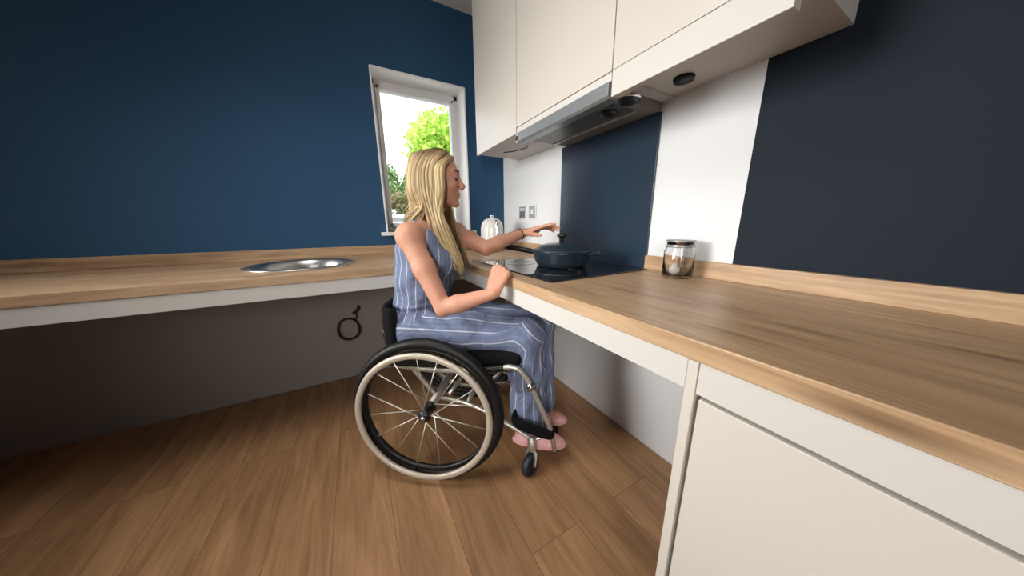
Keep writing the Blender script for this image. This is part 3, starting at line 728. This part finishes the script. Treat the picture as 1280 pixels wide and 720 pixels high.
# head
def he(c, r, k=.012, op='u'): B_.ell(hp(*c), r, k, op, HM)
he((-.012, 0, .035), (.090, .070, .080), .02); he((.026, 0, -.018), (.056, .056, .082), .03); he((.030, 0, -.070), (.044, .042, .036), .03)
he((.070, 0, -.099), (.016, .019, .014), .02)
for s_ in (-1, 1):
    he((.052, .034*s_, -.032), (.024, .022, .022), .02); B_.cap(hp(.079, .010*s_, .026), hp(.062, .042*s_, .024), .009, .009, .014)
    he((.086, .031*s_, .006), (.012, .015, .010), .012, 's'); he((.066, .031*s_, .004), (.0135, .0145, .0125), .004)
    he((-.006, .071*s_, -.006), (.020, .009, .031), .006); he((.094, .0095*s_, -.036), (.009, .0075, .007), .006)
    he((.078, .022*s_, -.058), (.01, .01, .01), .01)
B_.cap(hp(.078, 0, .016), hp(.099, 0, -.026), .0085, .0105, .012); he((.103, 0, -.025), (.010, .0105, .0090), .008)
B_.cap(hp(.078, -.017, -.053), hp(.078, .017, -.053), .0065, .0065, .010); B_.cap(hp(.081, -.008, -.0525), hp(.081, .008, -.0525), .006, .006, .008)
B_.cap(hp(.076, -.013, -.071), hp(.076, .013, -.071), .0075, .0075, .010)
B_.cap(hp(.088, -.012, -.0625), hp(.088, .012, -.0625), .0035, .0035, .003, 's'); B_.cap(hp(.084, -.012, -.0625), hp(.068, -.029, -.054), .0035, .002, .003, 's'); B_.cap(hp(.084, .012, -.0625), hp(.068, .029, -.054), .0035, .002, .003, 's')
# hands
def hand(W_, Fd, Nd, curls, thumb, spread=.06, side=1, scale=1.0, tcurl=(.3, .3)):
    """W_ wrist, Fd towards the fingers, Nd out of the back of the hand, side=+1 when thumb side is Fd x Nd"""
    F_ = Fd.normalized(); N_ = (Nd-F_*Nd.dot(F_)).normalized(); T_ = F_.cross(N_)*side
    palm = W_+F_*.045*scale
    base = []
    for i, (o, l) in enumerate(((.026, .088), (.009, .092), (-.009, .086), (-.025, .078))):
        mc = W_+(F_*l+T_*o+N_*.004)*scale; base.append(mc)
        B_.cap(W_+F_*.008+T_*o*.45, mc, .0125*scale, .0108*scale, .006)
    B_.cap(W_+F_*.03+T_*.014-N_*.006, W_+F_*.065-T_*.012-N_*.006, .014*scale, .012*scale, .012)
    lens = ((.040, .024, .019), (.044, .028, .020), (.041, .026, .019), (.032, .019, .017)); nails = []
    for i in range(4):
        p_ = base[i]; a = 0; sp = spread*(1.5-i)
        for j in range(3):
            a += curls[i][j]; d = (F_*math.cos(a)-N_*math.sin(a)+T_*sp*math.cos(a)).normalized()
            q = p_+d*lens[i][j]*scale; rr = (.0083, .0073, .0064, .0056)
            B_.cap(p_, q, rr[j]*scale*(.92 if i == 3 else 1), rr[j+1]*scale*(.92 if i == 3 else 1), .0035); p_ = q
        nn = (N_*math.cos(a)+F_*math.sin(a)); nails.append((p_-d*.004+nn*.0048, d, nn))
    t0 = W_+(F_*.020+T_*.020-N_*.004)*scale
    td = thumb.normalized(); t1 = t0+td*.040*scale; d2 = (td*math.cos(tcurl[0])+F_*math.sin(tcurl[0])).normalized(); t2 = t1+d2*.030*scale
    d3 = (d2*math.cos(tcurl[1])+F_*math.sin(tcurl[1])).normalized(); t3 = t2+d3*.022*scale
    B_.cap(t0, t1, .0135*scale, .0105*scale, .010); B_.cap(t1, t2, .0098*scale, .0085*scale, .004); B_.cap(t2, t3, .0085*scale, .0068*scale, .004)
    return nails
# right hand folded over the front edge of the worktop
kn = w2l(.462, .903, .872)
NA = hand(WR, kn-WR, w2l(-.33, .288, 1.0)-w2l(.42, .888, .80), [(1.2, .75, .4), (1.25, .8, .4), (1.3, .8, .4), (1.35, .8, .4)], w2l(.455, .95, .845)-WR, side=-1, scale=1.1, tcurl=(.5, .3))
# left hand above the lid, index finger and thumb towards the knob
tipL = w2l(.82, 1.01, 1.037)
NB_ = hand(WL, tipL-WL+Vector((0, 0, .010)), Vector((0, 0, 1)), [(-.06, .1, .1), (.06, .22, .2), (.16, .28, .2), (.24, .3, .2)], (tipL-WL).normalized()+Vector((0, 0, -.32))+(tipL-WL).normalized().cross(Vector((0, 0, 1)))*.45, side=1, tcurl=(.25, .1))
body, _ = field_obj('body', B_, skin, girl)

# face details
for s_ in (-1, 1):
    bm = NB(); tube(bm, smooth_path([hp(.0865, .012*s_, .026), hp(.0845, .026*s_, .032), hp(.074, .040*s_, .030), hp(.066, .047*s_, .024)], 4), [.0028, .0045, .0038, .0012], 6)
    obj('eyebrow', bm, browm, girl, smooth=True)
for s_ in (-1, 1):
    bm = NB(); tube(bm, smooth_path([hp(.0765, .020*s_, -.001), hp(.0805, .029*s_, -.004), hp(.077, .038*s_, -.003), hp(.070, .046*s_, .001)], 4), [.0014, .0030, .0032, .0014], 6)
    obj('eyelash', bm, blackm, girl, smooth=True)
bm = NB(); tube(bm, smooth_path([hp(.067, -.029, -.0535), hp(.082, -.012, -.0570), hp(.0865, 0, -.0575), hp(.082, .012, -.0570), hp(.067, .029, -.0535)], 5), [.0015, .0045, .0045, .0045, .0015], 8)
tube(bm, smooth_path([hp(.067, -.028, -.0545), hp(.080, -.011, -.0675), hp(.0835, 0, -.0695), hp(.080, .011, -.0675), hp(.067, .028, -.0545)], 5), [.0015, .0048, .0052, .0048, .0015], 8)
obj('lips', bm, lipm, girl, smooth=True)
bm = NB(); tube(bm, smooth_path([hp(.066, -.022, -.058), hp(.080, 0, -.0625), hp(.066, .022, -.058)], 5), .0038, 8)
obj('teeth', bm, toothm, girl, smooth=True)
nailm = mat('nail', srgb(232, 190, 178), .3)
for (c_, d_, n_) in NA+NB_:
    bm = NB(); s_ = d_.cross(n_).normalized(); lathe_v = []
    v = [bm.verts.new(c_+d_*(.0055*math.cos(a))+s_*(.0042*math.sin(a))+n_*(.0008*math.cos(math.sin(a)*1.5))) for a in [2*math.pi*i/12 for i in range(12)]]
    bm.faces.new(v)
    w_ = [bm.verts.new(x.co-n_*.0015) for x in v]
    for i in range(12): bm.faces.new((v[i], w_[i], w_[(i+1) % 12], v[(i+1) % 12]))
    obj('fingernail', bm, nailm, girl, smooth=True)
# bracelet on the left wrist
bd = (WL-EL).normalized(); bc_ = WL-bd*.018; u_ = bd.orthogonal().normalized(); v_ = bd.cross(u_)
bm = NB(); tube(bm, [bc_+(u_*math.cos(a)+v_*math.sin(a))*.0245 for a in [2*math.pi*i/28 for i in range(28)]], .0028, 8, closed=True)
obj('bracelet', bm, cordm, girl, smooth=True)

# jumpsuit
J = Field((-.30, -.36, .08), (.66, .36, 1.09), .0042)
J.cap((-.03, -.07, .97), (-.03, .07, .97), .083, .083, .04); J.cap((-.05, 0, .80), (-.028, 0, .93), .098, .104, .05, sq=((0, 1, 0), 1.5))
J.cap((-.075, 0, .64), (-.05, 0, .80), .115, .098, .05, sq=((0, 1, 0), 1.35)); J.ell((-.09, 0, .60), (.135, .175, .105), .04)
for s_ in (-1, 1):
    J.ell((.052, .062*s_, .90), (.058, .060, .066), .03)
    J.cap((-.035, .03*s_, 1.055), (-.03, .12*s_, 1.022), .031, .034, .03)
J.cap((-.12, -.05, .70), (-.10, -.05, .93), .055, .045, .05); J.cap((-.12, .05, .70), (-.10, .05, .93), .055, .045, .05)
sl, (X, Y, Z) = J.sub((-.3, -.36, .84), (.4, .36, 1.09))
ay = np.abs(Y)
zc_b = np.where(ay < .150, 1.0, 1.0-(ay-.150)*3.5); zc_f = np.where(ay < .09, .905+ay*.55, .955-(ay-.09)*1.6)
tt = np.clip((X+.05)/.06, 0, 1); zcut = zc_b*(1-tt)+zc_f*tt; zcut = np.maximum(zcut, .865)
neck = np.maximum(Z-zcut, -.5)*.8; strap = np.abs(ay-.108)-.024
cutd = np.minimum(neck, strap); J.D[sl] = np.maximum(J.D[sl], cutd.astype(np.float32))
LEGS = [((-.08, -.088, .592), (.415, -.118, .594), (.43, -.098, .165)), ((-.08, .088, .592), (.465, .062, .596), (.470, .045, .165))]
for (hp_, kn_, an_) in LEGS:
    hp_, kn_, an_ = Vector(hp_), Vector(kn_), Vector(an_); mid = kn_.lerp(an_, .45)
    J.chain([hp_, hp_.lerp(kn_, .5), kn_], [.098, .086, .070], .025); J.chain([kn_, mid, an_], [.068, .064, .076], .03, sq=((1, 0, 0), 1.12))
    J.ell(kn_+Vector((.012, 0, .004)), (.066, .062, .066), .03)
sl, (X, Y, Z) = J.sub((.2, -.3, .08), (.66, .3, .3)); J.D[sl] = np.maximum(J.D[sl], (.150-.18*(X-.43)-Z).astype(np.float32))
# folds in the cloth
sl, (X, Y, Z) = J.sub((-.3, -.36, .08), (.66, .36, 1.09))
def wob(X, Y, Z):
    w_ = .0055*np.sin(34*Z+9*X+14*Y+2*np.sin(17*X+8*Z))*np.exp(-((Z-.66)/.12)**2)*(X < .25)
    w_ += .004*np.sin(85*Y+70*X+5*np.sin(9*Z))*np.clip((X-.2)/.1, 0, 1)*np.clip((.56-Z)/.1, 0, 1)
    w_ += .0035*np.sin(60*Y+40*X+3*np.sin(12*Z))*np.clip((Z-.68)/.08, 0, 1)*(X < .15)
    w_ += .0048*np.sin(62*X+45*Z+25*Y+1.5*np.sin(30*Z))*np.exp(-((X-.05)/.14)**2)*(Z < .7)*(Z > .5)
    return w_
J.D += wob(X, Y, Z).astype(np.float32)
sl, (X, Y, Z) = J.sub((-.3, -.36, .60), (.4, .36, .80))
zs = .695+.25*(X+.05)*.35
J.D[sl] += (.0045*np.exp(-((Z-zs)/.006)**2)-.0035*np.exp(-((Z-zs-.016)/.009)**2)).astype(np.float32)
js, JV = field_obj('jumpsuit', J, denim, girl)
def stripe_coord(V_):
    D_, C_ = [], []
    segs = [((-.08, 0, .60), (-.03, 0, 1.05), 'b', .16, 0)]
    for i, (h_, k_, a_) in enumerate(LEGS): segs += [(h_, k_, 't', .085, i), (k_, a_, 's', .085, i)]
    for (a, b, kind, R_, i) in segs:
        a = np.array(a); b = np.array(b); ba = b-a; t = np.clip(((V_-a)@ba)/(ba@ba), 0, 1); q = V_-a-t[:, None]*ba
        if kind == 'b': d = np.sqrt((q[:, 0]/.12)**2+(q[:, 1]/.165)**2+(q[:, 2]/.10)**2)*.1
        else: d = np.linalg.norm(q, axis=1)
        lat = -q[:, 1] if i == 0 else q[:, 1]
        if kind == 'b':
            ang = np.arctan2(q[:, 0]*1.3, -q[:, 1])
        elif kind == 't': ang = np.arctan2(q[:, 2], lat)
        else: ang = np.arctan2(q[:, 0], lat)
        c = ang*R_/.05+.32
        D_.append(d); C_.append(c)
    D_ = np.array(D_); C_ = np.array(C_); rows = np.arange(len(V_)); b = D_.argmin(0); out = C_[b, rows]
    for (i, j) in ((1, 2), (3, 4)):       # soft hand-over between thigh and shin
        m = (b == i) | (b == j); w = 1/(1+np.exp(-(D_[i]-D_[j])/.02)); mix = C_[i]*(1-w)+C_[j]*w; ok = m & (abs(C_[i]-C_[j]) < 2.5); out[ok] = mix[ok]
    return out
at = js.data.attributes.new('stripe', 'FLOAT', 'POINT'); co = np.empty(len(js.data.vertices)*3); js.data.vertices.foreach_get('co', co)
at.data.foreach_set('value', stripe_coord(co.reshape(-1, 3)).astype(np.float32))

# shoes
def shoe(cx, cy, rot):
    b = NB(); out = []
    for i in range(40):
        a = 2*math.pi*i/40; x = .124*math.cos(a); w_ = .038+.008*(math.cos(a)+.2)
        out.append((x, w_*math.sin(a)))
    prism(b, out, 'z', .0, .028)
    sh = obj('shoe', b, pinkm, girl, bevel=.007, seg=3, loc=(cx, cy, .046), rot=(0, math.radians(-1), rot))
    U = Field((-.14, -.07, -.0), (.14, .07, .14), .004)
    U.ell((.045, 0, .018), (.072, .044, .040), .02); U.ell((-.06, 0, .03), (.052, .038, .060), .03); U.ell((-.01, 0, .035), (.06, .041, .055), .03)
    U.cap((-.045, 0, .07), (-.05, 0, .14), .030, .034, .01, 's')
    U.D[:, :, :6] = np.maximum(U.D[:, :, :6], (.018-(U.lo[2]+U.h*np.arange(6)))[None, None, :])
    up_, _ = field_obj('shoe_upper', U, pinkm, sh)
    return sh
shoe(.478, -.105, math.radians(-3)); shoe(.498, .045, math.radians(3))

# hair
def build_hair():
    rnd = random.Random(3); V_, F_, T_ = [], [], []
    def strand(P, r, tone, n=6, flat=.45):
        pts = smooth_path(P, 7); N = len(pts); nrm = None; k0 = len(V_)
        for i, p_ in enumerate(pts):
            t = (pts[min(i+1, N-1)]-pts[max(i-1, 0)]).normalized(); c = p_-Vector((HC.x-.01, 0, p_.z)); c.z = 0
            nrm = c if c.length > 1e-4 else Vector((0, 0, 1)); nrm = (nrm-t*nrm.dot(t))
            nrm = nrm.normalized() if nrm.length > 1e-5 else t.orthogonal().normalized(); b = t.cross(nrm)
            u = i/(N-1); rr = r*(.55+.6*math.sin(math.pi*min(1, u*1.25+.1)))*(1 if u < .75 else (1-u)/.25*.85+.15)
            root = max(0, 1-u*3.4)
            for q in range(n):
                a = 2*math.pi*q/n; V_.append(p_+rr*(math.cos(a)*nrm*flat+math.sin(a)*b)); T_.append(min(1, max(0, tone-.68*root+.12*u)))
        for i in range(N-1):
            for q in range(n): F_.append((k0+i*n+q, k0+i*n+(q+1) % n, k0+(i+1)*n+(q+1) % n, k0+(i+1)*n+q))
        F_.append(tuple(k0+q for q in range(n))[::-1]); F_.append(tuple(k0+(N-1)*n+q for q in range(n)))
    for s_ in (-1, 1):
        for i in range(330):
            t = rnd.random(); lay = rnd.random()
            phi = math.radians(66+114*t); ph1 = math.radians(40+140*t)
            o = .004+.010*lay; tone = .56+rnd.gauss(0, .17)
            root = hp(.066-.135*t, s_*(.003+.002*lay), .117-.16*(t-.45)**2-(.004 if t < .12 else 0))
            p1 = hp(-.008+(.080+o)*math.cos(ph1), s_*(.047+o)*abs(math.sin(ph1))**.8, .088-(.012 if t < .15 else 0))
            p2 = hp(-.012+(.094+o)*math.cos(phi), s_*(.076+o)*abs(math.sin(phi))**.7, .03)
            p3 = hp(-.015+(.098+o)*math.cos(phi), s_*(.082+o)*abs(math.sin(phi))**.7, -.05)
            j = Vector((rnd.gauss(0, .006), rnd.gauss(0, .006), rnd.gauss(0, .012)))
            if t < .42:
                u = t/.42
                p4 = Vector((.060-.05*u+.01*lay, s_*(.068+.014*u+.012*lay), 1.09))+j*.5
                p5 = Vector((.083-.05*u+.015*lay, s_*(.070+.012*u), .99))+j
                p6 = Vector((.118-.045*u+.012*lay, s_*(.060+.012*lay), .905))+j
                p7 = Vector((.132-.05*u+.01*lay, s_*(.054+.016*lay), .835+.06*u+.03*rnd.random()))+j
                P = [root, p1, p2, p3, p4, p5, p6, p7]
            else:
                u = (t-.42)/.58
                p4 = Vector((.0-.085*u, s_*(.092-.060*u), 1.115))+j*.5
                p5 = Vector((-.035-.072*u, s_*(.094-.064*u), 1.07))+j
                p6 = Vector((-.065-.055*u, s_*(.098-.068*u), 1.035+.02*rnd.random()-.03*u))+j
                P = [root, p1, p2, p3, p4, p5, p6]
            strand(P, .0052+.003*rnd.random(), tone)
    # scalp layer
    nu, nv = 36, 18; k0 = len(V_)
    for i in range(nv+1):
        th = math.radians(0+118*i/nv)
        for q in range(nu):
            a = 2*math.pi*q/nu; lim = 1.0
            thq = th
            if math.cos(a) > .15: thq = th*(1-.52*(math.cos(a)-.15)/.85)
            V_.append(hp(-.012+.0935*math.sin(thq)*math.cos(a), .0735*math.sin(thq)*math.sin(a), .035+.0835*math.cos(thq))); T_.append(.28)
    for i in range(nv):
        for q in range(nu): F_.append((k0+i*nu+q, k0+(i+1)*nu+q, k0+(i+1)*nu+(q+1) % nu, k0+i*nu+(q+1) % nu))
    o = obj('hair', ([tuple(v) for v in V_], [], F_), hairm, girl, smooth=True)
    at = o.data.attributes.new('tone', 'FLOAT', 'POINT'); at.data.foreach_set('value', np.array(T_, np.float32))
build_hair()
